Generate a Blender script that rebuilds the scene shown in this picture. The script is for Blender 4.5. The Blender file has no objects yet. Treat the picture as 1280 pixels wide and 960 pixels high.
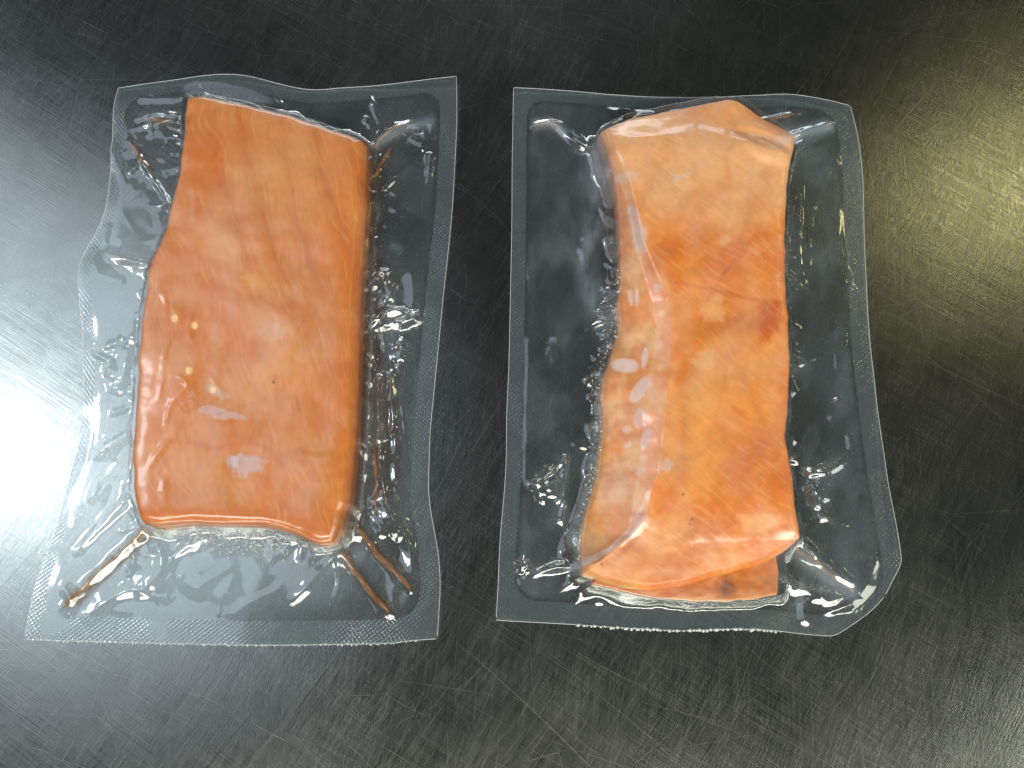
import bpy, math
import numpy as np
from mathutils import Vector

# ------------------------------------------------------------------ camera, world, lamps
sc = bpy.context.scene
FPX, THETA, H = 967.0, math.radians(14.0), 0.306          # focal length in photo pixels, tilt off nadir, height
CAM = np.array([0.0, -H * math.tan(THETA), H])
CT, ST = math.cos(THETA), math.sin(THETA)


def at(px, py, z=0.0):
    """photo pixel -> world point on the horizontal plane at height z (metres)"""
    px = np.asarray(px, float); py = np.asarray(py, float)
    a = (px - 640) / FPX; b = -(py - 480) / FPX
    dx, dy, dz = a, b * CT + ST, b * ST - CT
    t = (z - H) / dz
    return np.stack([CAM[0] + dx * t, CAM[1] + dy * t], -1)


cam_d = bpy.data.cameras.new('camera')
cam = bpy.data.objects.new('camera', cam_d)
sc.collection.objects.link(cam)
cam.location = CAM
cam.rotation_euler = (THETA, 0, 0)
cam_d.sensor_width = 36.0
cam_d.lens = FPX / 1280 * 36.0
cam_d.clip_start = 0.01
cam_d.clip_end = 50
sc.camera = cam

W = bpy.data.worlds.new('World'); sc.world = W; W.use_nodes = True
W.node_tree.nodes['Background'].inputs[0].default_value = (0.90, 1.0, 0.97, 1)
W.node_tree.nodes['Background'].inputs[1].default_value = 0.022

sc.view_settings.view_transform = 'Standard'
sc.view_settings.look = 'None'
sc.view_settings.exposure = 0.0
sc.view_settings.gamma = 1.0
sc.cycles.use_denoising = True
sc.cycles.max_bounces = 10
sc.cycles.transparent_max_bounces = 16
sc.cycles.sample_clamp_indirect = 6.0


def lamp(name, px, py, dist, size, size_y, power, col, rot=0.0):
    """an area lamp hung where the worktop mirrors it at photo pixel (px, py)"""
    p = at(px, py)
    P = np.array([p[0], p[1], 0.0])
    D = P - CAM; D[2] = -D[2]; D /= np.linalg.norm(D)
    L = P + D * dist
    ld = bpy.data.lights.new(name, 'AREA')
    ld.shape = 'RECTANGLE'; ld.size = size; ld.size_y = size_y
    ld.energy = power; ld.color = col
    o = bpy.data.objects.new(name, ld)
    sc.collection.objects.link(o)
    o.location = L
    q = Vector(-D).to_track_quat('-Z', 'Y')
    o.rotation_euler = q.to_euler()
    o.rotation_euler.rotate_axis('Z', rot)
    return o


lamp('window_light', -140, 545, 1.6, 0.14, 0.42, 3.0, (0.82, 0.91, 1.0))
lamp('left_fill', -300, 420, 1.8, 1.2, 2.5, 10.5, (0.74, 0.86, 1.0))  # added wide panel: spreads the left glow over steel and film
lamp('warm_lamp', 1320, 235, 1.8, 0.07, 0.34, 0.75, (1.0, 0.90, 0.42), math.radians(-60))
lamp('front_lamp', 640, 1800, 1.9, 2.6, 0.9, 60, (1.0, 1.0, 0.86))
lamp('right_lamp', 2250, 1650, 1.9, 1.0, 1.3, 20, (0.98, 1.0, 0.84))
lamp('back_fill', 620, -900, 2.2, 2.0, 0.6, 22, (0.92, 0.96, 1.0))  # added grazing fill: brightens the salmon, stays out of the steel's mirror
lamp('front_glint_strip', 760, 1750, 1.7, 1.2, 0.05, 7, (1.0, 0.99, 0.93))  # added thin strip for crisp highlights on the film folds
lamp('back_glint_strip', 420, -620, 1.9, 1.2, 0.05, 5, (0.90, 0.96, 1.0))  # second added strip, makes glints on creases from behind


# ------------------------------------------------------------------ numeric helpers
def rng(seed):
    return np.random.default_rng(seed)


def perlin(x, y, seed=0):
    r = rng(seed)
    N = 256
    ang = r.uniform(0, 2 * np.pi, (N, N))
    gx, gy = np.cos(ang), np.sin(ang)
    xi = np.floor(x).astype(int); yi = np.floor(y).astype(int)
    xf = x - xi; yf = y - yi
    u = xf ** 3 * (xf * (xf * 6 - 15) + 10); v = yf ** 3 * (yf * (yf * 6 - 15) + 10)

    def g(ix, iy, fx, fy):
        return gx[ix % N, iy % N] * fx + gy[ix % N, iy % N] * fy
    a = g(xi, yi, xf, yf); b = g(xi + 1, yi, xf - 1, yf)
    c = g(xi, yi + 1, xf, yf - 1); d = g(xi + 1, yi + 1, xf - 1, yf - 1)
    return ((a * (1 - u) + b * u) * (1 - v) + (c * (1 - u) + d * u) * v) * 1.5


def fbm(x, y, seed=0, octv=4, gain=0.5):
    s = np.zeros_like(x); a = 1.0; f = 1.0
    for k in range(octv):
        s += a * perlin(x * f + 17.3 * k, y * f + 5.1 * k, seed + k)
        a *= gain; f *= 2.03
    return s


def ridged(x, y, seed=0, octv=3):
    s = np.zeros_like(x); a = 1.0; f = 1.0
    for k in range(octv):
        s += a * (1 - np.abs(perlin(x * f + 9.7 * k, y * f + 3.3 * k, seed + k)) * 1.6)
        a *= 0.5; f *= 2.1
    return s / 1.75


def sstep(a, b, x):
    t = np.clip((x - a) / (b - a), 0, 1)
    return t * t * (3 - 2 * t)


def smax(a, b, k):
    h = np.clip(0.5 + 0.5 * (a - b) / k, 0, 1)
    return b * (1 - h) + a * h + k * h * (1 - h)


def seg_dist(X, Y, pts, closed=False):
    """distance to a polyline and the 0..1 position along it"""
    pts = np.asarray(pts, float)
    if closed:
        pts = np.vstack([pts, pts[:1]])
    L = np.r_[0, np.cumsum(np.hypot(*np.diff(pts, axis=0).T))]
    best = np.full(X.shape, 1e9); pos = np.zeros(X.shape)
    for k in range(len(pts) - 1):
        ax, ay = pts[k]; bx, by = pts[k + 1]
        dx, dy = bx - ax, by - ay
        ll = dx * dx + dy * dy + 1e-18
        t = np.clip(((X - ax) * dx + (Y - ay) * dy) / ll, 0, 1)
        d = np.hypot(X - ax - t * dx, Y - ay - t * dy)
        m = d < best
        best = np.where(m, d, best)
        pos = np.where(m, (L[k] + t * (L[k + 1] - L[k])) / L[-1], pos)
    return best, pos


def inside(X, Y, pts):
    pts = np.asarray(pts, float)
    c = np.zeros(X.shape, bool)
    j = len(pts) - 1
    for i in range(len(pts)):
        xi, yi = pts[i]; xj, yj = pts[j]
        m = ((yi > Y) != (yj > Y)) & (X < (xj - xi) * (Y - yi) / (yj - yi + 1e-18) + xi)
        c ^= m
        j = i
    return c


def smooth_line(pts, n, rounds=2, closed=False):
    """Chaikin-rounded polyline resampled to n points"""
    p = np.asarray(pts, float)
    for _ in range(rounds):
        if closed:
            q = np.roll(p, -1, axis=0)
            p = np.stack([p * .75 + q * .25, p * .25 + q * .75], 1).reshape(-1, 2)
        else:
            a, b = p[:-1], p[1:]
            m = np.stack([a * .75 + b * .25, a * .25 + b * .75], 1).reshape(-1, 2)
            p = np.vstack([p[:1], m[1:-1], p[-1:]])
    if closed:
        p = np.vstack([p, p[:1]])
    L = np.r_[0, np.cumsum(np.hypot(*np.diff(p, axis=0).T))]
    t = np.linspace(0, L[-1], n + 1)[:-1] if closed else np.linspace(0, L[-1], n)
    return np.stack([np.interp(t, L, p[:, 0]), np.interp(t, L, p[:, 1])], -1)


def at_s(line, t):
    L = np.r_[0, np.cumsum(np.hypot(*np.diff(line, axis=0).T))]
    return np.stack([np.interp(t * L[-1], L, line[:, 0]), np.interp(t * L[-1], L, line[:, 1])], -1)


def coons(top, right, bottom, left, u, v):
    """top, bottom run left to right; left, right run top to bottom. u across, v down -> (nv, nu, 2)"""
    T, B = at_s(top, u), at_s(bottom, u)
    Lf, R = at_s(left, v), at_s(right, v)
    U = u[None, :, None]; V = v[:, None, None]
    P = (1 - V) * T[None] + V * B[None] + (1 - U) * Lf[:, None] + U * R[:, None]
    c00, c10, c01, c11 = top[0], top[-1], bottom[0], bottom[-1]
    return P - ((1 - U) * (1 - V) * c00 + U * (1 - V) * c10 + (1 - U) * V * c01 + U * V * c11)


# ------------------------------------------------------------------ mesh helpers
def link(o, parent=None):
    sc.collection.objects.link(o)
    if parent is not None:
        o.parent = parent
    return o


def mesh_obj(name, V, F, mat, parent=None, origin=(0, 0, 0), smooth=True, normals=None, attrs=None, uv=None, mat_idx=None):
    V = np.asarray(V, np.float32).reshape(-1, 3) - np.asarray(origin, np.float32)
    me = bpy.data.meshes.new(name)
    if isinstance(F, np.ndarray):
        n, k = F.shape
        me.vertices.add(len(V)); me.vertices.foreach_set('co', V.ravel())
        me.loops.add(n * k); me.loops.foreach_set('vertex_index', F.astype(np.int32).ravel())
        me.polygons.add(n)
        me.polygons.foreach_set('loop_start', np.arange(0, n * k, k, dtype=np.int32))
        me.polygons.foreach_set('loop_total', np.full(n, k, np.int32))
        me.update(calc_edges=True)
    else:
        me.from_pydata(V.tolist(), [], F)
        me.update()
    me.polygons.foreach_set('use_smooth', np.full(len(me.polygons), smooth))
    for m in (mat if isinstance(mat, list) else [mat]):
        me.materials.append(m)
    if mat_idx is not None:
        me.polygons.foreach_set('material_index', np.asarray(mat_idx, np.int32))
    for key, val in (attrs or {}).items():
        val = np.asarray(val, np.float32)
        if val.ndim == 2:
            a = me.attributes.new(key, 'FLOAT_COLOR', 'POINT')
            a.data.foreach_set('color', np.c_[val, np.ones(len(val))].astype(np.float32).ravel())
        else:
            a = me.attributes.new(key, 'FLOAT', 'POINT')
            a.data.foreach_set('value', val)
    if uv is not None:
        a = me.attributes.new('sheet', 'FLOAT_VECTOR', 'POINT')
        a.data.foreach_set('vector', np.c_[uv, np.zeros(len(uv))].astype(np.float32).ravel())
    if normals is not None:
        me.normals_split_custom_set_from_vertices(np.asarray(normals, np.float32).tolist())
    return link(bpy.data.objects.new(name, me), parent)


def grid_faces(nv, nu, mask=None, flip=False):
    i = np.arange(nv - 1)[:, None] * nu + np.arange(nu - 1)[None]
    F = np.stack([i, i + nu, i + nu + 1, i + 1], -1)
    if flip:
        F = F[..., ::-1]
    return F[mask] if mask is not None else F.reshape(-1, 4)


def grid_normals(P):
    du = np.gradient(P, axis=1); dv = np.gradient(P, axis=0)
    n = np.cross(dv, du)
    n /= np.linalg.norm(n, axis=-1, keepdims=True) + 1e-12
    return np.where(n[..., 2:] < 0, -n, n)


def sub_grid(name, P, N, keep, mat, parent, origin, attrs, uv):
    """one part cut out of a big grid: the faces where keep is True"""
    nv, nu = P.shape[:2]
    F = grid_faces(nv, nu, keep)
    ids, inv = np.unique(F, return_inverse=True)
    return mesh_obj(name, P.reshape(-1, 3)[ids], inv.reshape(-1, 4), mat, parent, origin,
                    normals=N.reshape(-1, 3)[ids],
                    attrs={k: a.reshape(-1)[ids] for k, a in attrs.items()}, uv=uv.reshape(-1, 2)[ids])


def tube(path, rad, seg=8, squash=1.0):
    """closed tapered tube along a 3-D path -> verts, quad/tri faces"""
    path = np.asarray(path, float); n = len(path)
    rad = np.broadcast_to(np.asarray(rad, float), (n,))
    V, F = [], []
    tan = np.gradient(path, axis=0)
    for k in range(n):
        t = tan[k] / (np.linalg.norm(tan[k]) + 1e-12)
        s = np.cross(t, [0, 0, 1.0]); s /= np.linalg.norm(s) + 1e-12
        b = np.cross(s, t)
        for j in range(seg):
            a = 2 * np.pi * j / seg
            V.append(path[k] + rad[k] * (np.cos(a) * s + squash * np.sin(a) * b))
    for k in range(n - 1):
        for j in range(seg):
            j2 = (j + 1) % seg
            F.append((k * seg + j, k * seg + j2, (k + 1) * seg + j2, (k + 1) * seg + j))
    F.append(tuple(range(seg))[::-1]); F.append(tuple((n - 1) * seg + j for j in range(seg)))
    return V, F


def blob(c, r, sq=0.7, nu=8, nv=5):
    V = [(c[0], c[1], c[2] + r * sq)]
    F = []
    for i in range(1, nv):
        p = math.pi * i / nv
        for j in range(nu):
            a = 2 * math.pi * j / nu
            V.append((c[0] + r * math.sin(p) * math.cos(a), c[1] + r * math.sin(p) * math.sin(a), c[2] + r * sq * math.cos(p)))
    V.append((c[0], c[1], c[2] - r * sq))
    for j in range(nu):
        F.append((0, 1 + j, 1 + (j + 1) % nu))
        F.append((len(V) - 1, 1 + (nv - 2) * nu + (j + 1) % nu, 1 + (nv - 2) * nu + j))
    for i in range(nv - 2):
        for j in range(nu):
            a = 1 + i * nu
            F.append((a + j, a + nu + j, a + nu + (j + 1) % nu, a + (j + 1) % nu))
    return V, F


class Join:
    def __init__(s): s.V, s.F = [], []

    def add(s, vf):
        n = len(s.V); s.V += [tuple(v) for v in vf[0]]; s.F += [tuple(i + n for i in f) for f in vf[1]]


# ------------------------------------------------------------------ materials
def material(name):
    m = bpy.data.materials.new(name); m.use_nodes = True
    m.node_tree.nodes.clear()
    nt = m.node_tree

    def n(kind, **kw):
        x = nt.nodes.new(kind)
        for k, v in kw.items():
            if k.startswith('i_'):
                key = k[2:]
                x.inputs[int(key) if key.isdigit() else key.replace('_', ' ')].default_value = v
            else:
                setattr(x, k, v)
        return x

    def l(a, b): nt.links.new(a, b)
    out = n('ShaderNodeOutputMaterial')
    return m, n, l, out


def ramp(n, l, src, stops):
    r = n('ShaderNodeValToRGB')
    e = r.color_ramp.elements
    e[0].position, e[0].color = stops[0][0], (stops[0][1],) * 3 + (1,)
    e[1].position, e[1].color = stops[-1][0], (stops[-1][1],) * 3 + (1,)
    for p, v in stops[1:-1]:
        x = e.new(p); x.color = (v,) * 3 + (1,)
    l(src, r.inputs[0])
    return r.outputs[0]


def math_node(n, l, op, a, b):
    x = n('ShaderNodeMath', operation=op)
    for i, v in enumerate((a, b)):
        if isinstance(v, (int, float)):
            x.inputs[i].default_value = v
        else:
            l(v, x.inputs[i])
    return x.outputs[0]


def steel_material():
    m, n, l, out = material('brushed_steel')
    bs = n('ShaderNodeBsdfPrincipled')
    bs.inputs['Metallic'].default_value = 1.0
    tc = n('ShaderNodeTexCoord')
    # cloudy wear and grease films
    c1 = n('ShaderNodeTexNoise', i_Scale=9.0, i_Detail=6.0, i_Roughness=0.62); l(tc.outputs['Object'], c1.inputs['Vector'])
    c2 = n('ShaderNodeTexNoise', i_Scale=60.0, i_Detail=5.0, i_Roughness=0.65); l(tc.outputs['Object'], c2.inputs['Vector'])
    fine = None
    for k, (rot, sx, sy) in enumerate(((52, 3000, 26), (-32, 2800, 30), (86, 3200, 22), (66, 2400, 18))):
        mr = n('ShaderNodeMapping'); mr.inputs['Rotation'].default_value = (0, 0, math.radians(-rot))
        l(tc.outputs['Object'], mr.inputs['Vector'])
        mp = n('ShaderNodeMapping'); mp.inputs['Scale'].default_value = (sy, sx, 1)
        l(mr.outputs[0], mp.inputs['Vector'])
        t = n('ShaderNodeTexNoise', i_Scale=1.0, i_Detail=2.0, i_Roughness=0.5)
        l(mp.outputs[0], t.inputs['Vector'])
        o = ramp(n, l, t.outputs[0], ((0.44, 0.0), (0.62, 1.0)))
        fine = o if fine is None else math_node(n, l, 'ADD', fine, o)
    bp = n('ShaderNodeBump', i_Strength=0.11, i_Distance=0.0001)
    l(fine, bp.inputs['Height'])
    l(bp.outputs[0], bs.inputs['Normal'])
    rsum = math_node(n, l, 'ADD', math_node(n, l, 'MULTIPLY', c1.outputs[0], 0.14), math_node(n, l, 'MULTIPLY', c2.outputs[0], 0.05))
    rsum = math_node(n, l, 'ADD', rsum, math_node(n, l, 'MULTIPLY', fine, 0.03))
    l(math_node(n, l, 'ADD', rsum, 0.075), bs.inputs['Roughness'])
    mix = n('ShaderNodeMix', data_type='RGBA')
    mix.inputs[6].default_value = (0.43, 0.445, 0.42, 1); mix.inputs[7].default_value = (0.50, 0.51, 0.485, 1)
    l(ramp(n, l, c2.outputs[0], ((0.3, 0.0), (0.7, 1.0))), mix.inputs[0])
    l(mix.outputs[2], bs.inputs['Base Color'])
    l(bs.outputs[0], out.inputs[0])
    return m


def scratch_material():
    m, n, l, out = material('scratched_steel')
    bs = n('ShaderNodeBsdfPrincipled', i_Metallic=1.0, i_Roughness=0.29)
    bs.inputs['Base Color'].default_value = (0.47, 0.48, 0.465, 1)
    l(bs.outputs[0], out.inputs[0])
    return m


def film_material(name, milk_sheen, rough=0.12, hatch=False, f0=0.12):
    m, n, l, out = material(name)
    tr = n('ShaderNodeBsdfTransparent'); tr.inputs[0].default_value = (0.965, 0.975, 0.97, 1)
    sa = n('ShaderNodeAttribute', attribute_name='stain')
    sm = n('ShaderNodeMix', data_type='RGBA'); sm.inputs[6].default_value = (0.965, 0.975, 0.97, 1); sm.inputs[7].default_value = (0.60, 0.37, 0.19, 1)
    l(sa.outputs['Fac'], sm.inputs[0]); l(sm.outputs[2], tr.inputs[0])
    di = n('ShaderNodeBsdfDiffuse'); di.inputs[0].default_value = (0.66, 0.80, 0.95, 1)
    gl = n('ShaderNodeBsdfGlossy', i_Roughness=rough); gl.inputs[0].default_value = (1, 1, 1, 1)
    lw = n('ShaderNodeLayerWeight', i_Blend=0.5)
    at_ = n('ShaderNodeAttribute', attribute_name='milk_sheen')
    sh = n('ShaderNodeAttribute', attribute_name='sheet')
    nz = n('ShaderNodeTexNoise', i_Scale=420.0, i_Detail=4.0)
    l(sh.outputs['Vector'], nz.inputs['Vector'])
    h = math_node(n, l, 'MULTIPLY', nz.outputs[0], 0.25)
    strength, dist = 0.2, 0.0001
    if hatch:
        tot = None
        for ang in (52, -38):
            mp = n('ShaderNodeMapping'); mp.inputs['Rotation'].default_value = (0, 0, math.radians(ang))
            l(sh.outputs['Vector'], mp.inputs['Vector'])
            w = n('ShaderNodeTexWave', i_Scale=240.0, i_Distortion=0.6, i_Detail=1.0)
            l(mp.outputs[0], w.inputs['Vector'])
            tot = w.outputs[1] if tot is None else math_node(n, l, 'MULTIPLY', tot, w.outputs[1])
        un = n('ShaderNodeTexNoise', i_Scale=55.0, i_Detail=3.0); l(sh.outputs['Vector'], un.inputs['Vector'])
        tot = math_node(n, l, 'MULTIPLY', tot, ramp(n, l, un.outputs[0], ((0.40, 0.15), (0.62, 1.0))))
        h = math_node(n, l, 'ADD', math_node(n, l, 'MULTIPLY', h, 0.35), tot)
        strength, dist = 0.5, 0.00028
    bp = n('ShaderNodeBump', i_Strength=strength, i_Distance=dist)
    l(h, bp.inputs['Height'])
    l(bp.outputs[0], gl.inputs['Normal']); l(bp.outputs[0], lw.inputs['Normal'])
    fres = math_node(n, l, 'ADD', math_node(n, l, 'MULTIPLY', math_node(n, l, 'POWER', lw.outputs['Facing'], 5.0), 0.92), f0)
    m1 = n('ShaderNodeMixShader')
    f0a = n('ShaderNodeAttribute', attribute_name='flesh')
    base_milk_sheen = math_node(n, l, 'MULTIPLY', math_node(n, l, 'SUBTRACT', 1.0, math_node(n, l, 'MULTIPLY', f0a.outputs['Fac'], 0.7)), milk_sheen)  # even veil: overhead reflections in the film put into diffuse colour
    l(math_node(n, l, 'ADD', at_.outputs['Fac'], base_milk_sheen), m1.inputs[0])
    l(tr.outputs[0], m1.inputs[1]); l(di.outputs[0], m1.inputs[2])
    fa = n('ShaderNodeAttribute', attribute_name='flesh')
    keep = math_node(n, l, 'SUBTRACT', 1.0, math_node(n, l, 'MULTIPLY', fa.outputs['Fac'], 0.50))
    fres = math_node(n, l, 'MULTIPLY', fres, keep)
    l(math_node(n, l, 'ADD', math_node(n, l, 'MULTIPLY', fa.outputs['Fac'], 0.12), rough), gl.inputs['Roughness'])
    m2 = n('ShaderNodeMixShader')
    l(fres, m2.inputs[0])
    l(m1.outputs[0], m2.inputs[1]); l(gl.outputs[0], m2.inputs[2])
    l(m2.outputs[0], out.inputs[0])
    return m


def salmon_material():
    m, n, l, out = material('salmon_flesh')
    bs = n('ShaderNodeBsdfPrincipled', i_Roughness=0.38)
    at_ = n('ShaderNodeAttribute', attribute_name='pigment')
    tc = n('ShaderNodeTexCoord')
    nz = n('ShaderNodeTexNoise', i_Scale=260.0, i_Detail=6.0, i_Roughness=0.6); l(tc.outputs['Object'], nz.inputs['Vector'])
    hsv = n('ShaderNodeHueSaturation')
    l(at_.outputs['Color'], hsv.inputs['Color'])
    l(math_node(n, l, 'ADD', math_node(n, l, 'MULTIPLY', nz.outputs[0], 0.16), 0.92), hsv.inputs['Value'])
    l(hsv.outputs[0], bs.inputs['Base Color'])
    bs.inputs['Subsurface Weight'].default_value = 0.20
    bs.inputs['Subsurface Radius'].default_value = (1.0, 0.55, 0.30)
    bs.inputs['Subsurface Scale'].default_value = 0.0022
    bp = n('ShaderNodeBump', i_Strength=0.25, i_Distance=0.0003)
    l(nz.outputs[0], bp.inputs['Height']); l(bp.outputs[0], bs.inputs['Normal'])
    l(bs.outputs[0], out.inputs[0])
    return m


def juice_material():
    m, n, l, out = material('amber_juice')
    bs = n('ShaderNodeBsdfPrincipled', i_Roughness=0.10, i_IOR=1.5)
    tc = n('ShaderNodeTexCoord')
    nz = n('ShaderNodeTexNoise', i_Scale=260.0, i_Detail=4.0); l(tc.outputs['Object'], nz.inputs['Vector'])
    mx = n('ShaderNodeMix', data_type='RGBA')
    mx.inputs[6].default_value = (0.62, 0.29, 0.08, 1); mx.inputs[7].default_value = (0.75, 0.55, 0.32, 1)
    l(ramp(n, l, nz.outputs[0], ((0.42, 0.0), (0.66, 1.0))), mx.inputs[0])
    l(mx.outputs[2], bs.inputs['Base Color'])
    tr = n('ShaderNodeBsdfTransparent'); tr.inputs[0].default_value = (0.97, 0.86, 0.64, 1)
    ms = n('ShaderNodeMixShader', i_0=0.28)
    l(tr.outputs[0], ms.inputs[1]); l(bs.outputs[0], ms.inputs[2])
    l(ms.outputs[0], out.inputs[0])
    return m


def plain(name, col, rough, mixt=0.0):
    m, n, l, out = material(name)
    bs = n('ShaderNodeBsdfPrincipled', i_Roughness=rough)
    bs.inputs['Base Color'].default_value = (*col, 1)
    tr = n('ShaderNodeBsdfTransparent')
    ms = n('ShaderNodeMixShader', i_0=1 - mixt)
    l(tr.outputs[0], ms.inputs[1]); l(bs.outputs[0], ms.inputs[2])
    l(ms.outputs[0], out.inputs[0])
    return m


STEEL, SCRATCH = steel_material(), scratch_material()
FILM = film_material('clear_film', 0.018, 0.10)
UNDER = film_material('clear_under_film', 0.006)
SEAL = film_material('sealed_film', 0.055, 0.12)
HATCH = film_material('knurled_seal', 0.06, 0.10, hatch=True)
FLESH = salmon_material()
JUICE = juice_material()
RIM = plain('cut_film_edge', (0.80, 0.84, 0.86), 0.25, 0.45)
BUBBLE = plain('juice_bubble', (0.80, 0.78, 0.74), 0.08, 0.55)


# ------------------------------------------------------------------ the worktop
def worktop():
    X0, X1, Y0, Y1, T, R = -0.75, 0.75, -0.55, 0.65, 0.03, 0.004
    V, F = [], []
    # slab with a rolled edge: rings from the flat top down to the underside
    prof = [(0.0, 0.0)] + [(R * math.sin(a), -R * (1 - math.cos(a))) for a in np.linspace(0.3, math.pi / 2, 4)] + [(R, -T)]
    for off, z in prof:
        V += [(X0 - off, Y0 - off, z), (X1 + off, Y0 - off, z), (X1 + off, Y1 + off, z), (X0 - off, Y1 + off, z)]
    F.append((0, 1, 2, 3))
    for k in range(len(prof) - 1):
        for j in range(4):
            a, b = k * 4 + j, k * 4 + (j + 1) % 4
            F.append((a, a + 4, b + 4, b))
    F.append(tuple(reversed(range(len(V) - 4, len(V)))))
    nslab = len(F)
    # knife and scouring scratches: raised burrs a few hundredths of a millimetre high
    r = rng(5)
    for k in range(6500):
        fam = r.random()
        ang = (r.normal(58, 9) if fam < .42 else r.normal(-32, 9) if fam < .66 else r.normal(88, 6) if fam < .84 else r.uniform(0, 180))
        ang = math.radians(ang)
        cx, cy = r.uniform(-0.34, 0.34), r.uniform(-0.26, 0.30)
        L = min(0.12, 0.018 * math.exp(r.normal(0.25, 0.7)))
        w = r.uniform(0.00002, 0.00005) * (1.5 if r.random() < .02 else 1)
        h = w * math.tan(math.radians(abs(r.normal(0, 3.0)) + 0.8))
        bend = r.normal(0, 0.05) if r.random() < .92 else r.normal(0, .3)
        n = 5
        base = len(V)
        for i in range(n):
            t = i / (n - 1) - 0.5
            a = ang + bend * t
            x = cx + math.cos(a) * L * t; y = cy + math.sin(a) * L * t
            ww = w * (1.0 - (2 * abs(t)) ** 3 * 0.95)
            nx, ny = -math.sin(a) * ww, math.cos(a) * ww
            V += [(x - nx, y - ny, 0.000004), (x, y, 0.000004 + h), (x + nx, y + ny, 0.000004)]
        for i in range(n - 1):
            a = base + i * 3
            F += [(a, a + 3, a + 4, a + 1), (a + 1, a + 4, a + 5, a + 2)]
    o = mesh_obj('steel_worktop', V, F, [STEEL, SCRATCH], smooth=False, mat_idx=[0] * nslab + [1] * (len(F) - nslab))
    o['kind'] = 'structure'
    return o


worktop()

# ------------------------------------------------------------------ fillets
MM = 0.001


class Fillet:
    """outline sides in photo pixels; height field in world metres"""
    def __init__(s, top, right, bottom, left, T, zref, edge, z0=0.0007):
        s.T, s.edge, s.z0 = T, edge, z0
        s.sides = [smooth_line(at(*np.array(q, float).T, zref), 160, 2) for q in (top, right, bottom, left)]
        for q in s.sides:      # ragged knife cut
            x, y = q[:, 0].copy(), q[:, 1].copy()
            q[:, 0] += MM * (0.45 * fbm(x * 110, y * 110, 41, 3)); q[:, 1] += MM * (0.45 * fbm(x * 110, y * 110, 47, 3))
        t, r_, b, lf = s.sides
        s.poly = np.vstack([t[:-1], r_[:-1], b[::-1][:-1], lf[::-1][:-1]])[::3]
        s.relief = lambda X, Y: np.zeros_like(X)

    def sd(s, X, Y):
        d, _ = seg_dist(X, Y, s.poly, True)
        return np.where(inside(X, Y, s.poly), d, -d)

    def height(s, X, Y, d=None):
        d = s.sd(X, Y) if d is None else d
        d = np.maximum(d * (1 + 0.15 * fbm(X * 75, Y * 75, 7, 2)), 0)
        e = np.clip(d / (s.edge * 0.36), 0, 1); e2 = np.clip(d / 0.009, 0, 1)
        prof = 0.86 * np.sqrt(np.clip(1 - (1 - e) ** 2.2, 0, 1)) + 0.14 * (1 - (1 - e2) ** 2)
        return s.z0 + prof * (s.T + s.relief(X, Y) - s.z0)


def build_fillet(name, fl, pigment, parent=None, origin=(0, 0, 0), nu=250, nv=470):
    e = np.linspace(0, 1, nu); u = e - 0.11 * np.sin(2 * np.pi * e) / 1.0 * 1.0
    u = (u - u[0]) / (u[-1] - u[0])
    e = np.linspace(0, 1, nv); v = e - 0.12 * np.sin(2 * np.pi * e); v = (v - v[0]) / (v[-1] - v[0])
    t, r_, b, lf = fl.sides
    XY = coons(t, r_, b, lf, u, v)
    X, Y = XY[..., 0], XY[..., 1]
    d = fl.sd(X, Y)
    d[0] = d[-1] = 0; d[:, 0] = d[:, -1] = 0
    Z = fl.height(X, Y, np.maximum(d, 0))
    top = np.dstack([X, Y, Z]).reshape(-1, 3)
    bot = np.dstack([X, Y, np.full_like(X, fl.z0)])[1:-1:6, 1:-1:6]
    F = grid_faces(nv, nu)
    # underside: fan-free ring to one flat polygon
    ring = np.r_[np.arange(nu), np.arange(1, nv) * nu + nu - 1, (nv - 1) * nu + np.arange(nu - 2, -1, -1), np.arange(nv - 2, 0, -1) * nu]
    faces = F.tolist() + [ring.tolist()]
    col = pigment(X, Y, Z, d)
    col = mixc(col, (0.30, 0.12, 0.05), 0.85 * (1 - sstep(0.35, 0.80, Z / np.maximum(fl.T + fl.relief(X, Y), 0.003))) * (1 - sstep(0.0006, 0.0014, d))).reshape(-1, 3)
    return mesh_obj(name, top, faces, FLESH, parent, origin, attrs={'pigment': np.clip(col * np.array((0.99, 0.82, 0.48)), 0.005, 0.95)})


def px_of(X, Y, Z):
    """world -> photo pixel (used to place pigment patches, film haze and painted reflections where they lie on the object)"""
    x = X - CAM[0]; y = Y - CAM[1]; z = Z - CAM[2]
    yc = y * CT + z * ST; zc = -y * ST + z * CT
    return 640 + FPX * x / -zc, 480 - FPX * yc / -zc


def mixc(c, col, f):
    f = np.clip(f, 0, 1)[..., None]
    return c * (1 - f) + np.array(col) * f


def spot(px, py, x, y, rx, ry, rot=0.0, soft=1.0, seed=None):
    a = math.radians(rot)
    dx, dy = px - x, py - y
    p = (dx * math.cos(a) + dy * math.sin(a)) / rx; q = (-dx * math.sin(a) + dy * math.cos(a)) / ry
    d = np.hypot(p, q)
    if seed is not None:
        d = d + 0.45 * fbm(px / max(rx, ry) * 1.3, py / max(rx, ry) * 1.3, seed, 3)
    return 1 - sstep(1 - 0.5 * soft, 1 + 0.5 * soft, d)


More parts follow.
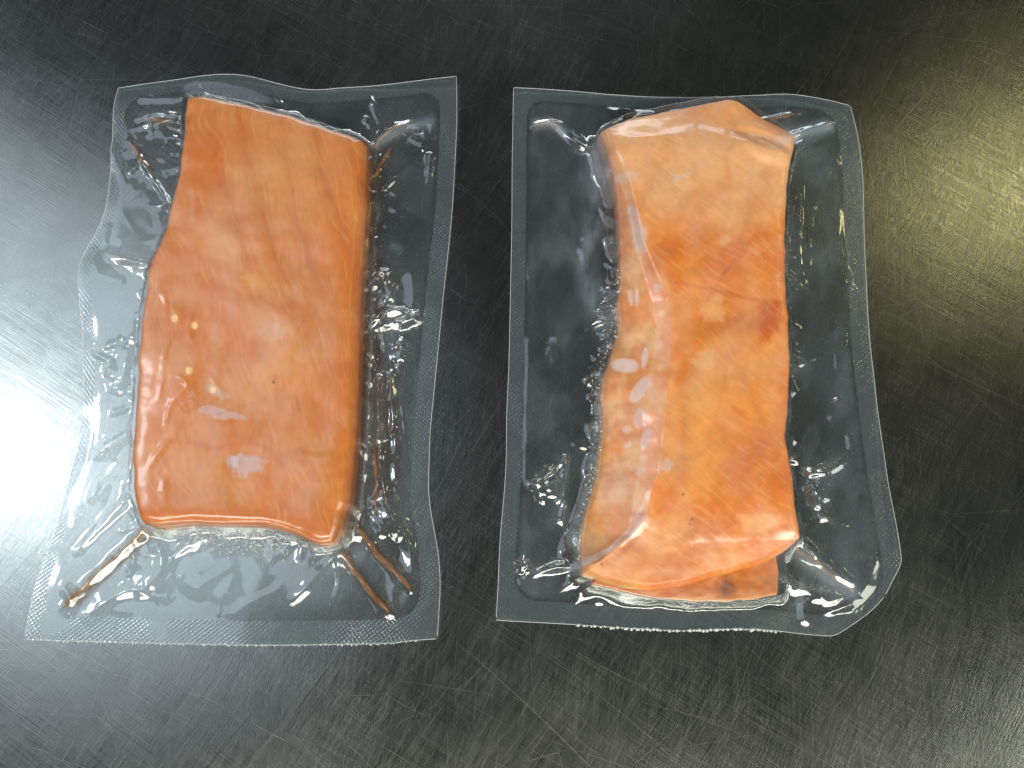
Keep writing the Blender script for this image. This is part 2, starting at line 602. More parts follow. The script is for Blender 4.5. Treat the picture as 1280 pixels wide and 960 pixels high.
FL = Fillet(
    [(238, 128), (262, 128), (290, 133), (330, 142), (370, 153), (400, 162), (430, 173), (462, 184)],
    [(462, 184), (464, 205), (463, 240), (462, 270), (460, 300), (458, 340), (456, 380), (455, 420), (454, 460), (452, 500), (450, 540), (447, 575), (445, 605), (441, 630), (434, 655), (424, 682)],
    [(184, 657), (205, 662), (230, 660), (260, 658), (290, 660), (320, 660), (350, 663), (375, 672), (398, 684), (424, 682)],
    [(238, 128), (234, 150), (234, 180), (232, 210), (226, 240), (218, 270), (212, 300), (199, 325), (191, 348), (187, 375), (183, 410), (180, 450), (177, 490), (175, 520), (172, 560), (171, 590), (173, 620), (177, 642), (184, 657)],
    0.0140, 0.0034, 0.0112)
FR = Fillet(
    [(746, 174), (770, 160), (800, 152), (840, 144), (880, 136), (910, 130), (930, 139), (950, 158), (970, 170), (990, 184)],
    [(990, 184), (986, 203), (980, 225), (977, 260), (975, 300), (976, 340), (977, 380), (979, 420), (981, 460), (980, 500), (979, 530), (976, 552), (979, 572), (984, 600), (988, 630), (993, 655), (996, 674)],
    [(726, 720), (760, 735), (800, 742), (840, 738), (880, 727), (915, 718), (950, 708), (975, 696), (996, 674)],
    [(746, 174), (755, 200), (764, 230), (769, 260), (771, 290), (773, 325), (772, 360), (769, 390), (771, 415), (764, 440), (755, 462), (748, 487), (751, 510), (750, 540), (746, 570), (741, 600), (734, 630), (727, 655), (722, 685), (726, 720)],
    0.0180, 0.0045, 0.0100)
FLAP = Fillet(
    [(760, 690), (820, 684), (880, 680), (930, 680), (968, 682)],
    [(968, 682), (973, 705), (972, 725), (970, 744)],
    [(738, 731), (780, 742), (820, 749), (860, 752), (900, 753), (940, 750), (970, 744)],
    [(760, 690), (750, 705), (743, 718), (738, 731)],
    0.0070, 0.004, 0.0030, 0.0008)

RIDGE = at(*np.array([(768, 176), (785, 225), (796, 270), (803, 305), (820, 345), (834, 375), (838, 410), (836, 450), (831, 500), (828, 545), (823, 590), (814, 615), (808, 640), (790, 668), (752, 700), (700, 722)], float).T, 0.016)
_yr = RIDGE[::-1, 1]; _xr = RIDGE[::-1, 0]
_lf = FR.sides[3]


def relief_left(X, Y):
    n = fbm(X * 26, Y * 26, 3, 3) * 0.75 + fbm(X * 170, Y * 170, 8, 2) * 0.05
    px, py = px_of(X, Y, 0.016)
    fib = np.sin((px * 0.95 + (py - 130) * -0.26) / 6.6 + 1.5 * fbm(px / 70, py / 110, 12, 2)) * (1 - sstep(300, 430, py)) * 0.06
    sag = -2.6 * sstep(300, 640, py) * 0.5 - 1.3 * (1 - sstep(130, 215, py))
    return (n + fib + sag) * MM


def relief_right(X, Y):
    n = fbm(X * 30, Y * 30, 31, 3) * 0.95 + fbm(X * 170, Y * 170, 38, 2) * 0.07
    xr = np.interp(Y, _yr, _xr)
    xl = np.interp(Y, _lf[::-1, 1], _lf[::-1, 0])
    t = np.clip((X - xl) / np.maximum(xr - xl, 1e-4), 0, 1.4)
    drop = -12.5 * np.clip(1 - t, 0, 1) ** 0.95
    px, py = px_of(X, Y, 0.018)
    drop = drop * sstep(180, 260, py) + 0.75 * fbm(X * 85, Y * 85, 44, 3) * np.clip(1.05 - t, 0, 1)
    taper = -4.5 * (1 - sstep(130, 190, py)) - 7.5 * sstep(590, 742, py) ** 1.3
    cup = 1.5 * spot(px, py, 955, 185, 34, 12, 25) - 1.2 * spot(px, py, 955, 172, 28, 10, 25)
    waist = -1.0 * spot(px, py, 900, 380, 60, 30)
    return (n + drop + taper + cup + waist) * MM


FL.relief = relief_left
FR.relief = relief_right
FLAP.relief = lambda X, Y: (fbm(X * 90, Y * 90, 51, 3) * 0.9) * MM


def streaks(px, py, lines, w):
    f = np.zeros_like(px)
    for ln, s, ww in lines:
        d, t = seg_dist(px, py, smooth_line(ln, 24, 2))
        f = np.maximum(f, s * np.exp(-(d / (ww * w)) ** 2) * np.clip(np.sin(np.pi * np.clip(t, 0.06, 0.94)), 0, 1) ** .6)
    return f


def pig_left(X, Y, Z, d):
    px, py = px_of(X, Y, Z)
    c = np.ones(X.shape + (3,)) * np.array((0.57, 0.225, 0.088))
    big = fbm(px / 75, py / 75, 61, 4)
    c = mixc(c, (0.60, 0.28, 0.145), sstep(-0.1, 0.6, big) * 0.75)
    c = mixc(c, (0.60, 0.20, 0.055), sstep(0.0, 0.6, -big) * 0.7)
    dm = d / MM
    rim = np.exp(-np.maximum(dm, 0) / 4.6)
    c = mixc(c, (0.60, 0.215, 0.05), rim * (0.80 + 0.45 * fbm(px / 40, py / 40, 66, 3)))
    c = mixc(c, (0.60, 0.19, 0.03), spot(px, py, 445, 250, 26, 180, 0, 1.4) * 0.75)
    c = mixc(c, (0.62, 0.22, 0.035), spot(px, py, 440, 560, 24, 110, 0, 1.4) * 0.7)
    c = mixc(c, (0.58, 0.165, 0.025), spot(px, py, 250, 265, 20, 80, 8, 1.6) * 0.55)
    c = mixc(c, (0.52, 0.14, 0.03), spot(px, py, 300, 650, 130, 16, 3, 1.6, 68) * 0.6)
    # muscle segments: broad pale bands and thin dark seams leaning down to the right
    ph = (px * 0.95 - (py - 130) * 0.26) / 6.6 + 1.5 * fbm(px / 70, py / 110, 12, 2)
    top = (1 - sstep(300, 430, py)) * sstep(235, 300, px)
    c = mixc(c, (0.70, 0.36, 0.235), (0.5 + 0.5 * np.sin(ph)) * 0.30 * top)
    c = mixc(c, (0.50, 0.15, 0.06), np.clip(-np.sin(ph) - 0.72, 0, 1) * 1.5 * top)
    ph2 = (py * 1.0 + px * -0.18) / 13 + 3.0 * fbm(px / 80, py / 50, 14, 3)
    low = sstep(420, 600, py)
    c = mixc(c, (0.53, 0.15, 0.04), np.clip(np.sin(ph2) - 0.5, 0, 1) * 0.7 * low)
    c = mixc(c, (0.70, 0.37, 0.20), np.clip(-np.sin(ph2 * 0.7 + 1) - 0.4, 0, 1) * 0.35)
    web = ridged(px / 42, py / 42, 71, 3)
    c = mixc(c, (0.52, 0.17, 0.07), sstep(0.80, 0.98, web) * 0.14)
    # soft pale fat patches, small bruises, pores
    for x, y, rx, ry, f, s in ((335, 410, 24, 16, .3, 1), (270, 420, 18, 14, .25, 2), (318, 350, 12, 10, .55, 3), (270, 300, 30, 24, .3, 4), (360, 460, 40, 30, .25, 5), (350, 215, 45, 40, .22, 6)):
        c = mixc(c, (0.76, 0.47, 0.30), spot(px, py, x, y, rx, ry, 0, 1.2, 80 + s) * f)
    c = mixc(c, (0.62, 0.30, 0.26), spot(px, py, 272, 415, 9, 10, 0, .8, 91) * 0.6)
    c = mixc(c, (0.50, 0.20, 0.13), spot(px, py, 402, 218, 8, 9, 0, 1.2, 92) * 0.55)
    c = mixc(c, (0.50, 0.13, 0.03), spot(px, py, 425, 460, 20, 10, 10, 1.4, 93) * 0.5)
    c = mixc(c, (0.05, 0.02, 0.01), spot(px, py, 342, 478, 1.8, 1.8, 0, .6))
    for x, y in ((243, 407), (218, 398), (236, 463), (266, 487)):
        c = mixc(c, (0.88, 0.66, 0.52), spot(px, py, x, y, 4.0, 4.6, 0, .7))
    c *= (1 + 0.05 * fbm(px / 9, py / 9, 97, 3))[..., None]
    a, b = (px * 0.97 - py * 0.24), (px * 0.24 + py * 0.97)
    w1 = 14 * fbm(px / 90, py / 90, 98, 2)
    c = mixc(c, (0.72, 0.42, 0.27), sstep(0.15, 0.8, fbm((a + w1) / 4.2, b / 46, 99, 3)) * 0.30)
    c = mixc(c, (0.47, 0.14, 0.035), sstep(0.2, 0.9, fbm((a + w1) / 3.2, b / 38, 101, 3)) * 0.28)
    # browner juice-soaked skin line along the lower cut
    c = mixc(c, (0.34, 0.14, 0.055), np.exp(-(np.maximum(dm, 0) / 2.8) ** 2) * sstep(630, 655, py) * (0.75 + 0.4 * fbm(px / 14, py / 14, 121, 3)))
    # pale skin rim along the top cut
    c = mixc(c, (0.74, 0.55, 0.40), np.exp(-(dm / 0.9) ** 2) * (1 - sstep(150, 210, py)) * 0.7)
    return c


def pig_right(X, Y, Z, d):
    px, py = px_of(X, Y, Z)
    c = np.ones(X.shape + (3,)) * np.array((0.72, 0.275, 0.085))
    big = fbm(px / 70, py / 70, 161, 4)
    c = mixc(c, (0.76, 0.37, 0.17), sstep(-0.15, 0.5, big) * 0.8)
    c = mixc(c, (0.66, 0.19, 0.03), sstep(0.05, 0.55, -big) * 0.8)
    dm = np.maximum(d / MM, 0)
    c = mixc(c, (0.68, 0.21, 0.022), np.exp(-dm / 3.2) * 0.75)
    # pale membrane over the upper end, orange below
    c = mixc(c, (0.80, 0.50, 0.40), spot(px, py, 870, 195, 135, 75, 8, 1.0, 165) * 0.85)
    c = mixc(c, (0.70, 0.22, 0.04), spot(px, py, 900, 345, 80, 45, 0, 1.2, 166) * 0.55)
    c = mixc(c, (0.80, 0.42, 0.18), spot(px, py, 870, 520, 50, 70, 15, 1.3, 167) * 0.6)
    c = mixc(c, (0.68, 0.20, 0.02), spot(px, py, 950, 610, 50, 70, 0, 1.2, 168) * 0.8)
    c = mixc(c, (0.60, 0.22, 0.06), spot(px, py, 850, 690, 60, 30, 0, 1.2, 169) * 0.7)
    c = mixc(c, (0.56, 0.10, 0.012), spot(px, py, 962, 400, 15, 22, 15, 1.0, 170) * 0.75)
    # the cut left face: pinker
    xr = np.interp(Y, _yr, _xr)
    face = sstep(-0.0050, 0.0040, xr - X + 0.003 * fbm(X * 60, Y * 60, 173, 3)) * sstep(190, 260, py)
    pink = mixc(np.ones(X.shape + (3,)) * np.array((0.82, 0.36, 0.20)), (0.86, 0.54, 0.42), sstep(-.2, .5, fbm(px / 26, py / 40, 172, 4)))
    f = np.clip(face * 0.9, 0, 1)[..., None]
    c = c * (1 - f) + pink * f
    # beige fat fringe along the left edge
    fr = np.exp(-np.maximum(dm - 0.3, 0) / (1.5 + 2.2 * sstep(520, 680, py))) * (px < 800) * sstep(300, 420, py)
    c = mixc(c, (0.60, 0.36, 0.17), fr * 0.9)
    # fine veins and seams
    v = streaks(px, py, (
        ([(835, 352), (865, 357), (895, 362), (930, 372), (970, 378)], .6, 1.0), ([(895, 362), (905, 340), (920, 325), (930, 318)], .6, .8),
        ([(884, 360), (880, 350), (868, 338), (858, 330)], .35, .7), ([(800, 190), (830, 215), (850, 250)], .15, 1.5), ([(870, 180), (866, 230), (880, 280)], .14, 1.6),
        ([(905, 190), (915, 240), (905, 290)], .14, 1.6), ([(940, 200), (935, 260), (925, 300)], .13, 1.6), ([(840, 165), (845, 205)], .14, 1.4),
        ([(862, 650), (872, 680), (850, 705)], .45, 3), ([(920, 640), (905, 670), (880, 690)], .35, 3), ([(900, 420), (930, 470), (960, 540)], .25, 3),
        ([(850, 470), (858, 540), (850, 600)], .25, 3), ([(810, 655), (790, 682), (755, 706)], .8, 2.0)), 2.2)
    c = mixc(c, (0.46, 0.13, 0.04), v)
    ph = (py * 0.55 + px * 0.85) / 12 + 2.6 * fbm(px / 70, py / 70, 181, 3)
    c = mixc(c, (0.84, 0.46, 0.22), np.clip(np.sin(ph) - 0.35, 0, 1) * 0.35 * (1 - face))
    c = mixc(c, (0.56, 0.16, 0.03), np.clip(-np.sin(ph) - 0.55, 0, 1) * 0.4 * (1 - face))
    web = ridged(px / 36, py / 36, 183, 3)
    c = mixc(c, (0.80, 0.50, 0.32), sstep(0.82, 0.98, web) * 0.2)
    for x, y, rx, ry, s in ((907, 300, 8, 5, 1), (945, 655, 22, 13, 2), (897, 372, 7, 5, 3), (893, 392, 14, 12, 4), (860, 232, 12, 6, 5), (880, 450, 14, 12, 6)):
        c = mixc(c, (0.82, 0.54, 0.40), spot(px, py, x, y, rx, ry, 0, .9, 190 + s) * 0.55)
    for x, y in ((854, 618), (865, 649), (752, 705), (862, 655)):
        c = mixc(c, (0.20, 0.06, 0.03), spot(px, py, x, y, 1.8, 1.8, 0, .8) * .8)
    c *= (1 + 0.05 * fbm(px / 9, py / 9, 197, 3))[..., None]
    a, b = (px * 0.80 + py * 0.60), (-px * 0.60 + py * 0.80)
    w1 = 10 * fbm(px / 110, py / 110, 198, 2)
    c = mixc(c, (0.88, 0.58, 0.40), sstep(0.1, 0.8, fbm((b + w1) / 4.0, a / 44, 199, 3)) * 0.22)
    c = mixc(c, (0.58, 0.17, 0.03), sstep(0.2, 0.9, fbm((b + w1) / 3.2, a / 40, 200, 3)) * 0.20)
    return c


def pig_flap(X, Y, Z, d):
    px, py = px_of(X, Y, Z)
    c = np.ones(X.shape + (3,)) * np.array((0.60, 0.21, 0.05))
    c = mixc(c, (0.62, 0.30, 0.12), sstep(0, .7, fbm(px / 30, py / 12, 201, 4)) * .6)
    c = mixc(c, (0.10, 0.02, 0.01), spot(px, py, 907, 733, 9, 11, 15, 1.6, 203) * .75)
    c = mixc(c, (0.16, 0.10, 0.06), np.exp(-np.maximum(d / MM, 0) / 0.7) * (px < 840) * .8)
    c = mixc(c, (0.66, 0.46, 0.30), np.exp(-np.maximum(d / MM, 0) / 0.9) * (px >= 840) * .7)
    return c


def thing(name, loc, label, cat, group=None):
    o = bpy.data.objects.new(name, None)
    o.empty_display_size = 0.02
    o.location = loc
    link(o)
    o['label'] = label; o['category'] = cat
    if group: o['group'] = group
    return o


def centre(fl):
    c = fl.poly.mean(0)
    return np.array([c[0], c[1], 0.0])


oL = centre(FL)
left_fish = build_fillet('salmon_fillet', FL, pig_left, None, oL)
left_fish.location = oL
left_fish['label'] = 'flat oblong orange salmon fillet with parallel straight sides and a slanted top end'
left_fish['category'] = 'fish fillet'; left_fish['group'] = 'vacuum packed salmon fillets'
oR = centre(FR)
right_fish = thing('salmon_fillet', oR, 'waisted orange salmon fillet with a pinker sloping side and a flap folded under its end', 'fish fillet', 'vacuum packed salmon fillets')
build_fillet('flesh', FR, pig_right, right_fish, oR)
fo = build_fillet('belly_flap', FLAP, pig_flap, right_fish, oR, 120, 60)
fo['label'] = 'thin browner belly flap showing under the lower end'


# ------------------------------------------------------------------ bags
class Bag:
    pass


def bag(label, sides, fishes, ridges, pouches, milk_sheen_fn, stain_fn, seal_w, hatch_sides, juices, lift_pts, flesh_wrinkles, seed, origin_label_cat='vacuum bag'):
    zr = 0.0015
    t, r_, b, lf = [smooth_line(at(*np.array(q, float).T, zr), 240, 2) for q in sides]
    poly = np.vstack([t[:-1], r_[:-1], b[::-1][:-1], lf[::-1][:-1]])
    c = poly.mean(0); org = np.array([c[0], c[1], 0.0])
    root = thing('vacuum_bag', org, label, origin_label_cat, 'clear vacuum bags')
    nu, nv = 430, 640
    u = np.linspace(0, 1, nu); v = np.linspace(0, 1, nv)
    XY = coons(t, r_, b, lf, u, v)
    X, Y = XY[..., 0], XY[..., 1]
    px, py = px_of(X, Y, np.full_like(X, zr))
    Wd = np.linalg.norm(at_s(t, np.array([1.0]))[0] - t[0]); Hd = np.linalg.norm(lf[-1] - lf[0])
    U = np.broadcast_to(u[None], X.shape); Vv = np.broadcast_to(v[:, None], X.shape)
    # distance in from the edge of the sheet, with rounded pocket corners
    sl, sr, st, sb = [w * MM for w in seal_w]
    a = np.minimum(U * Wd - sl, (1 - U) * Wd - sr); b_ = np.minimum(Vv * Hd - st, (1 - Vv) * Hd - sb)
    R = 0.008
    qx, qy = R - a, R - b_
    pocket = R - np.where((qx > 0) & (qy > 0), np.hypot(qx, qy), np.maximum(qx, qy))   # >0 inside the pocket
    # the whole sheet lifts and waves a little off the worktop
    lift = 0.5 + 0.5 * fbm(X * 28, Y * 28, seed, 2)
    for x, y, r, h in lift_pts:
        lift = lift + h * np.exp(-((px - x) ** 2 + (py - y) ** 2) / (r * r))
    lift = np.maximum(lift, 0.15) * MM
    # the pocket: clinging film with puckers
    inn = sstep(-0.0005, 0.003, pocket)
    SD = np.full_like(X, -1.0); Zf = np.full_like(X, -1.0); D = np.full_like(X, 1e9)
    for fl in fishes:
        d = fl.sd(X, Y)
        D = np.minimum(D, np.maximum(-d, 0) / MM)
        top = fl.height(X, Y, np.maximum(d, 0)); SD = np.maximum(SD, d)
        Zf = np.maximum(Zf, np.where(d > 0, top, -1.0))
    # web of film falling from the fillet's edge
    ang = np.arctan2(Y - c[1], X - c[0])
    web = 1.9 + 1.0 * fbm(X * 70, Y * 70, seed + 3, 2) + 1.1 * fbm(np.cos(ang) * 9, np.sin(ang) * 9, seed + 5, 2)
    web = np.clip(web, 1.0, 7)
    side = np.exp(-(D / web) ** 1.15) * 0.0105 * fishes[0].T / 0.0140
    base = lift.copy()
    warp = 0.006 * fbm(X * 40, Y * 40, seed + 8, 2)
    near = np.exp(-D / 14.0)
    cr = np.maximum(ridged((X + warp) * 26, (Y - warp) * 26, seed + 10, 2) - 0.45, 0) ** 1.3
    base += inn * MM * (2.6 * cr * (0.5 + 0.6 * near) + 0.45 * fbm(X * 32, Y * 32, seed + 14, 2) * sstep(0.002, 0.012, pocket) + 0.12)
    fine = ridged(X * 130 + warp * 200, Y * 130, seed + 20, 2)
    base += inn * MM * 0.02 * fine * np.exp(-D / 3.0)
    # puckers pulled outwards from the fillet all the way round
    rr = rng(seed + 90)
    ridges = list(ridges)
    fp = fishes[0].poly; cc = fp.mean(0)
    for k in range(34):
        i0 = rr.integers(0, len(fp)); tg = fp[(i0 + 3) % len(fp)] - fp[i0 - 3]
        nn = np.array([tg[1], -tg[0]]); nn /= np.linalg.norm(nn) + 1e-12
        if np.dot(nn, fp[i0] - cc) < 0: nn = -nn
        nn = nn + 0.55 * rr.normal(size=2); nn /= np.linalg.norm(nn)
        a0 = fp[i0] - nn * 0.001; L = rr.uniform(0.006, 0.017)
        bend = np.array([-nn[1], nn[0]]) * rr.normal(0, 0.18) * L
        q = np.array([a0, a0 + nn * L * .5 + bend, a0 + nn * L])
        qx, qy = px_of(q[:, 0], q[:, 1], np.full(3, 0.003))
        ridges.append((list(zip(qx, qy)), rr.uniform(0.9, 2.8), rr.uniform(3.4, 6.5)))
    for pts, h, w in ridges:
        ln = at(*smooth_line(pts, 30, 2).T, 0.003)
        m = (X > ln[:, 0].min() - .012) & (X < ln[:, 0].max() + .012) & (Y > ln[:, 1].min() - .012) & (Y < ln[:, 1].max() + .012)
        if not m.any():
            continue
        d, s = seg_dist(X[m], Y[m], ln)
        wob = 1 + 0.40 * fbm(X[m] * 110, Y[m] * 110, seed + 30, 2)
        ww = w * 0.00056 * wob
        q = np.maximum(1 - d / ww, 0); g = q * q * (1.9 - 0.9 * q)
        base[m] += h * MM * 0.62 * g * np.clip(1.15 - 0.75 * s, 0, 1) * (0.9 + .4 * fbm(X[m] * 90, Y[m] * 90, seed + 33, 2))
    for x, y, rx, ry, rot, h in pouches:
        base += h * MM * spot(px, py, x, y, rx, ry, rot, 1.2, seed + 40)
    Z = smax(base, side + 0.0006, 0.0012)
    Z = np.where(inn > 0, base * (1 - inn) + Z * inn, base)
    on = Zf > 0
    cling = Zf + 0.00025 + MM * (0.02 * fbm(X * 230, Y * 230, seed + 50, 2) + 0.10 * np.maximum(ridged(X * 60, Y * 45, seed + 53, 2) - 0.72, 0) * 3)
    for ln_px, h, w in flesh_wrinkles:
        ln = at(*smooth_line(ln_px, 30, 2).T, 0.014)
        m = on & (X > ln[:, 0].min() - .006) & (X < ln[:, 0].max() + .006) & (Y > ln[:, 1].min() - .006) & (Y < ln[:, 1].max() + .006)
        d, ss = seg_dist(X[m], Y[m], ln)
        q = np.maximum(1 - d / (w * 0.0004 * (1 + .4 * fbm(X[m] * 150, Y[m] * 150, seed + 57, 2))), 0)
        cling[m] += h * MM * q * np.sin(np.pi * np.clip(ss, 0.03, 0.97)) ** .5
    Z = np.where(on, np.maximum(Z, cling), Z)
    # relax the film a little so it bridges the foot of the fillet
    for _ in range(3):
        A = Z.copy()
        A[1:-1, 1:-1] = (Z[1:-1, 1:-1] * 2 + Z[:-2, 1:-1] + Z[2:, 1:-1] + Z[1:-1, :-2] + Z[1:-1, 2:]) / 6
        Z = np.where(on, np.maximum(A, Zf + 0.00015), A)
    P = np.dstack([X, Y, Z])
    N = grid_normals(P)
    uv = np.dstack([X, Y])
    milk_sheen = milk_sheen_fn(px_of(X, Y, Z), D, inn, X, Y) * inn
    stain = stain_fn(px_of(X, Y, Z), D, X, Y)
    for jp, jw in juices:
        dd, ss = seg_dist(px, py, smooth_line(jp, 24, 2))
        stain = np.maximum(stain, 0.55 * np.exp(-(dd / (jw * (1.1 + .5 * fbm(px / 14, py / 14, seed + 60, 2)))) ** 2))
    stain = stain * inn
    attrs = {'milk_sheen': np.clip(milk_sheen, 0, .6), 'stain': np.clip(stain, 0, 1), 'flesh': sstep(-0.0008, 0.0004, SD)}

    fc = lambda q: (q[:-1, :-1] + q[1:, 1:]) / 2
    fu, fv, fp = fc(U), fc(Vv), fc(pocket)
    seal = fp < 0
    isT = seal & (fv * Hd < st + .0001); isB = seal & ((1 - fv) * Hd < sb + .0001)
    isL = seal & ~isT & ~isB & (fu < .5); isR = seal & ~isT & ~isB & ~isL
    film = ~seal
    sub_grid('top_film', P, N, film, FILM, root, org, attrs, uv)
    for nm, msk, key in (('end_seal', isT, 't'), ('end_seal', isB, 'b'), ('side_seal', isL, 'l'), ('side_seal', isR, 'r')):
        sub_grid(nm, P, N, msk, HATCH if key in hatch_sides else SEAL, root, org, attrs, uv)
    # lower film
    k = 5
    iu = np.unique(np.r_[np.arange(0, nu, k), nu - 1]); iv = np.unique(np.r_[np.arange(0, nv, k), nv - 1])
    zb = np.minimum(lift * 0.75, Z - 0.0003)
    under = np.where(D < 3, 0.0003, zb * sstep(3, 14, D) + 0.0003 * (1 - sstep(3, 14, D)))
    PB = np.dstack([X, Y, np.maximum(under, 0.0002)])[np.ix_(iv, iu)]
    mesh_obj('bottom_film', PB.reshape(-1, 3), grid_faces(len(iv), len(iu)), UNDER, root, org)
    # cut edge: thin bright rim with the little lumps the trimming blade left along the ends
    J = Join()
    r = rng(seed + 70)
    edges = [P[0], P[:, -1], P[-1], P[:, 0]]
    for e in edges:
        J.add(tube(e[::4] + np.array([0, 0, 0.00002]), 0.00010, 5))
    mesh_obj('cut_edge', J.V, J.F, RIM, root, org)

    def zat(x, y):
        i = np.argmin((X - x) ** 2 + (Y - y) ** 2)
        return Z.flat[i]
    return root, org, P, zat, J


def droplets(root, org, pts, name, mat, label=None):
    J = Join()
    for x, y, z, r, q in pts:
        J.add(blob((x, y, z), r, q, 7, 4))
    o = mesh_obj(name, J.V, J.F, mat, root, org)
    o['kind'] = 'stuff'
    if label: o['label'] = label
    return o


def juice(root, org, zat, pts, w, label=None):
    ln = at(*smooth_line(pts, 36, 2).T, 0.002)
    kk = np.linspace(0, 1, 36)
    ln = ln + np.stack([0.00055 * perlin(kk * 5 + pts[0][0], kk * 0 + .3, 19), 0.00055 * perlin(kk * 5 + pts[0][1], kk * 0 + .7, 23)], -1)
    r = rng(int(abs(pts[0][0] * 7 + pts[0][1])))
    k = np.linspace(0, 1, len(ln))
    rad = w * 0.00019 * (0.55 + 0.45 * np.sin(np.pi * np.clip(k * .9 + .06, 0, 1))) * (1 + 0.40 * perlin(k * 7 + r.random() * 50, k * 0 + .5, 9))
    rad = np.clip(rad, 0.00015, None)
    path = np.array([(p[0], p[1], max(0.0008, zat(*p) - q * .75 - 0.00025)) for p, q in zip(ln, rad)])
    V, F = tube(path, rad, 9, 0.7)
    o = mesh_obj('juice_streak', V, F, JUICE, root, org)
    if label: o['label'] = label
    return o


# ---- left bag
def milk_sheen_left(pp, D, inn, X, Y):
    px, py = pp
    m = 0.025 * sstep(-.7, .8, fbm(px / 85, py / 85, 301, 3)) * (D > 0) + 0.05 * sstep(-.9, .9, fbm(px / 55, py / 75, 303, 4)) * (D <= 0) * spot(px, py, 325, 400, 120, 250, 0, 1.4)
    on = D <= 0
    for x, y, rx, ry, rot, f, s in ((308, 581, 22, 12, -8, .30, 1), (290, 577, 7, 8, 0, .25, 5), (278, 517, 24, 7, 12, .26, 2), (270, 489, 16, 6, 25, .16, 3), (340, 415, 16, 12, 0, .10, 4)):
        m = m + f * spot(px, py, x, y, rx, ry, rot, .45, 310 + s) * on * 0.75  # pale patches on the flesh: film reflections painted as diffuse white
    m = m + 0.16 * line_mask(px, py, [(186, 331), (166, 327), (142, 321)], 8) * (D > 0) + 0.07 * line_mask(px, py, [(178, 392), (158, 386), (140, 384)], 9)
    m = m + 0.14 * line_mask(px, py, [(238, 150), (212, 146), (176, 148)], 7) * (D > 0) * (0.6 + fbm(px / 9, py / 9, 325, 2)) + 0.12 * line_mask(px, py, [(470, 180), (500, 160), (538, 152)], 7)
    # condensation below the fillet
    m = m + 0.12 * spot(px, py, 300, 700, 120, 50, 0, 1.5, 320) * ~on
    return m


def line_mask(px, py, pts, w):
    return np.exp(-(seg_dist(px, py, smooth_line(pts, 24, 2))[0] / w) ** 2)


def stain_left(pp, D, X, Y):
    px, py = pp
    m = 0.55 * line_mask(px, py, [(470, 330), (472, 400), (470, 480), (472, 560), (468, 630), (450, 672)], 13) * (D > 0)
    m = m + 0.5 * line_mask(px, py, [(486, 470), (490, 560), (480, 640), (500, 700)], 14)
    m = m + 0.5 * np.exp(-D / 2.0) * (D > 0) + 0.4 * line_mask(px, py, [(186, 331), (166, 327), (142, 321)], 7) + 0.5 * line_mask(px, py, [(232, 152), (212, 150), (172, 147)], 5)
    return m * (0.75 + 0.5 * fbm(px / 25, py / 25, 341, 3))


def stain_right(pp, D, X, Y):
    px, py = pp
    m = 0.45 * np.exp(-D / 2.5) * (D > 0) * (px < 800) + 0.2 * line_mask(px, py, [(745, 200), (742, 300), (755, 400)], 14)
    return m * (0.75 + 0.5 * fbm(px / 25, py / 25, 541, 3))


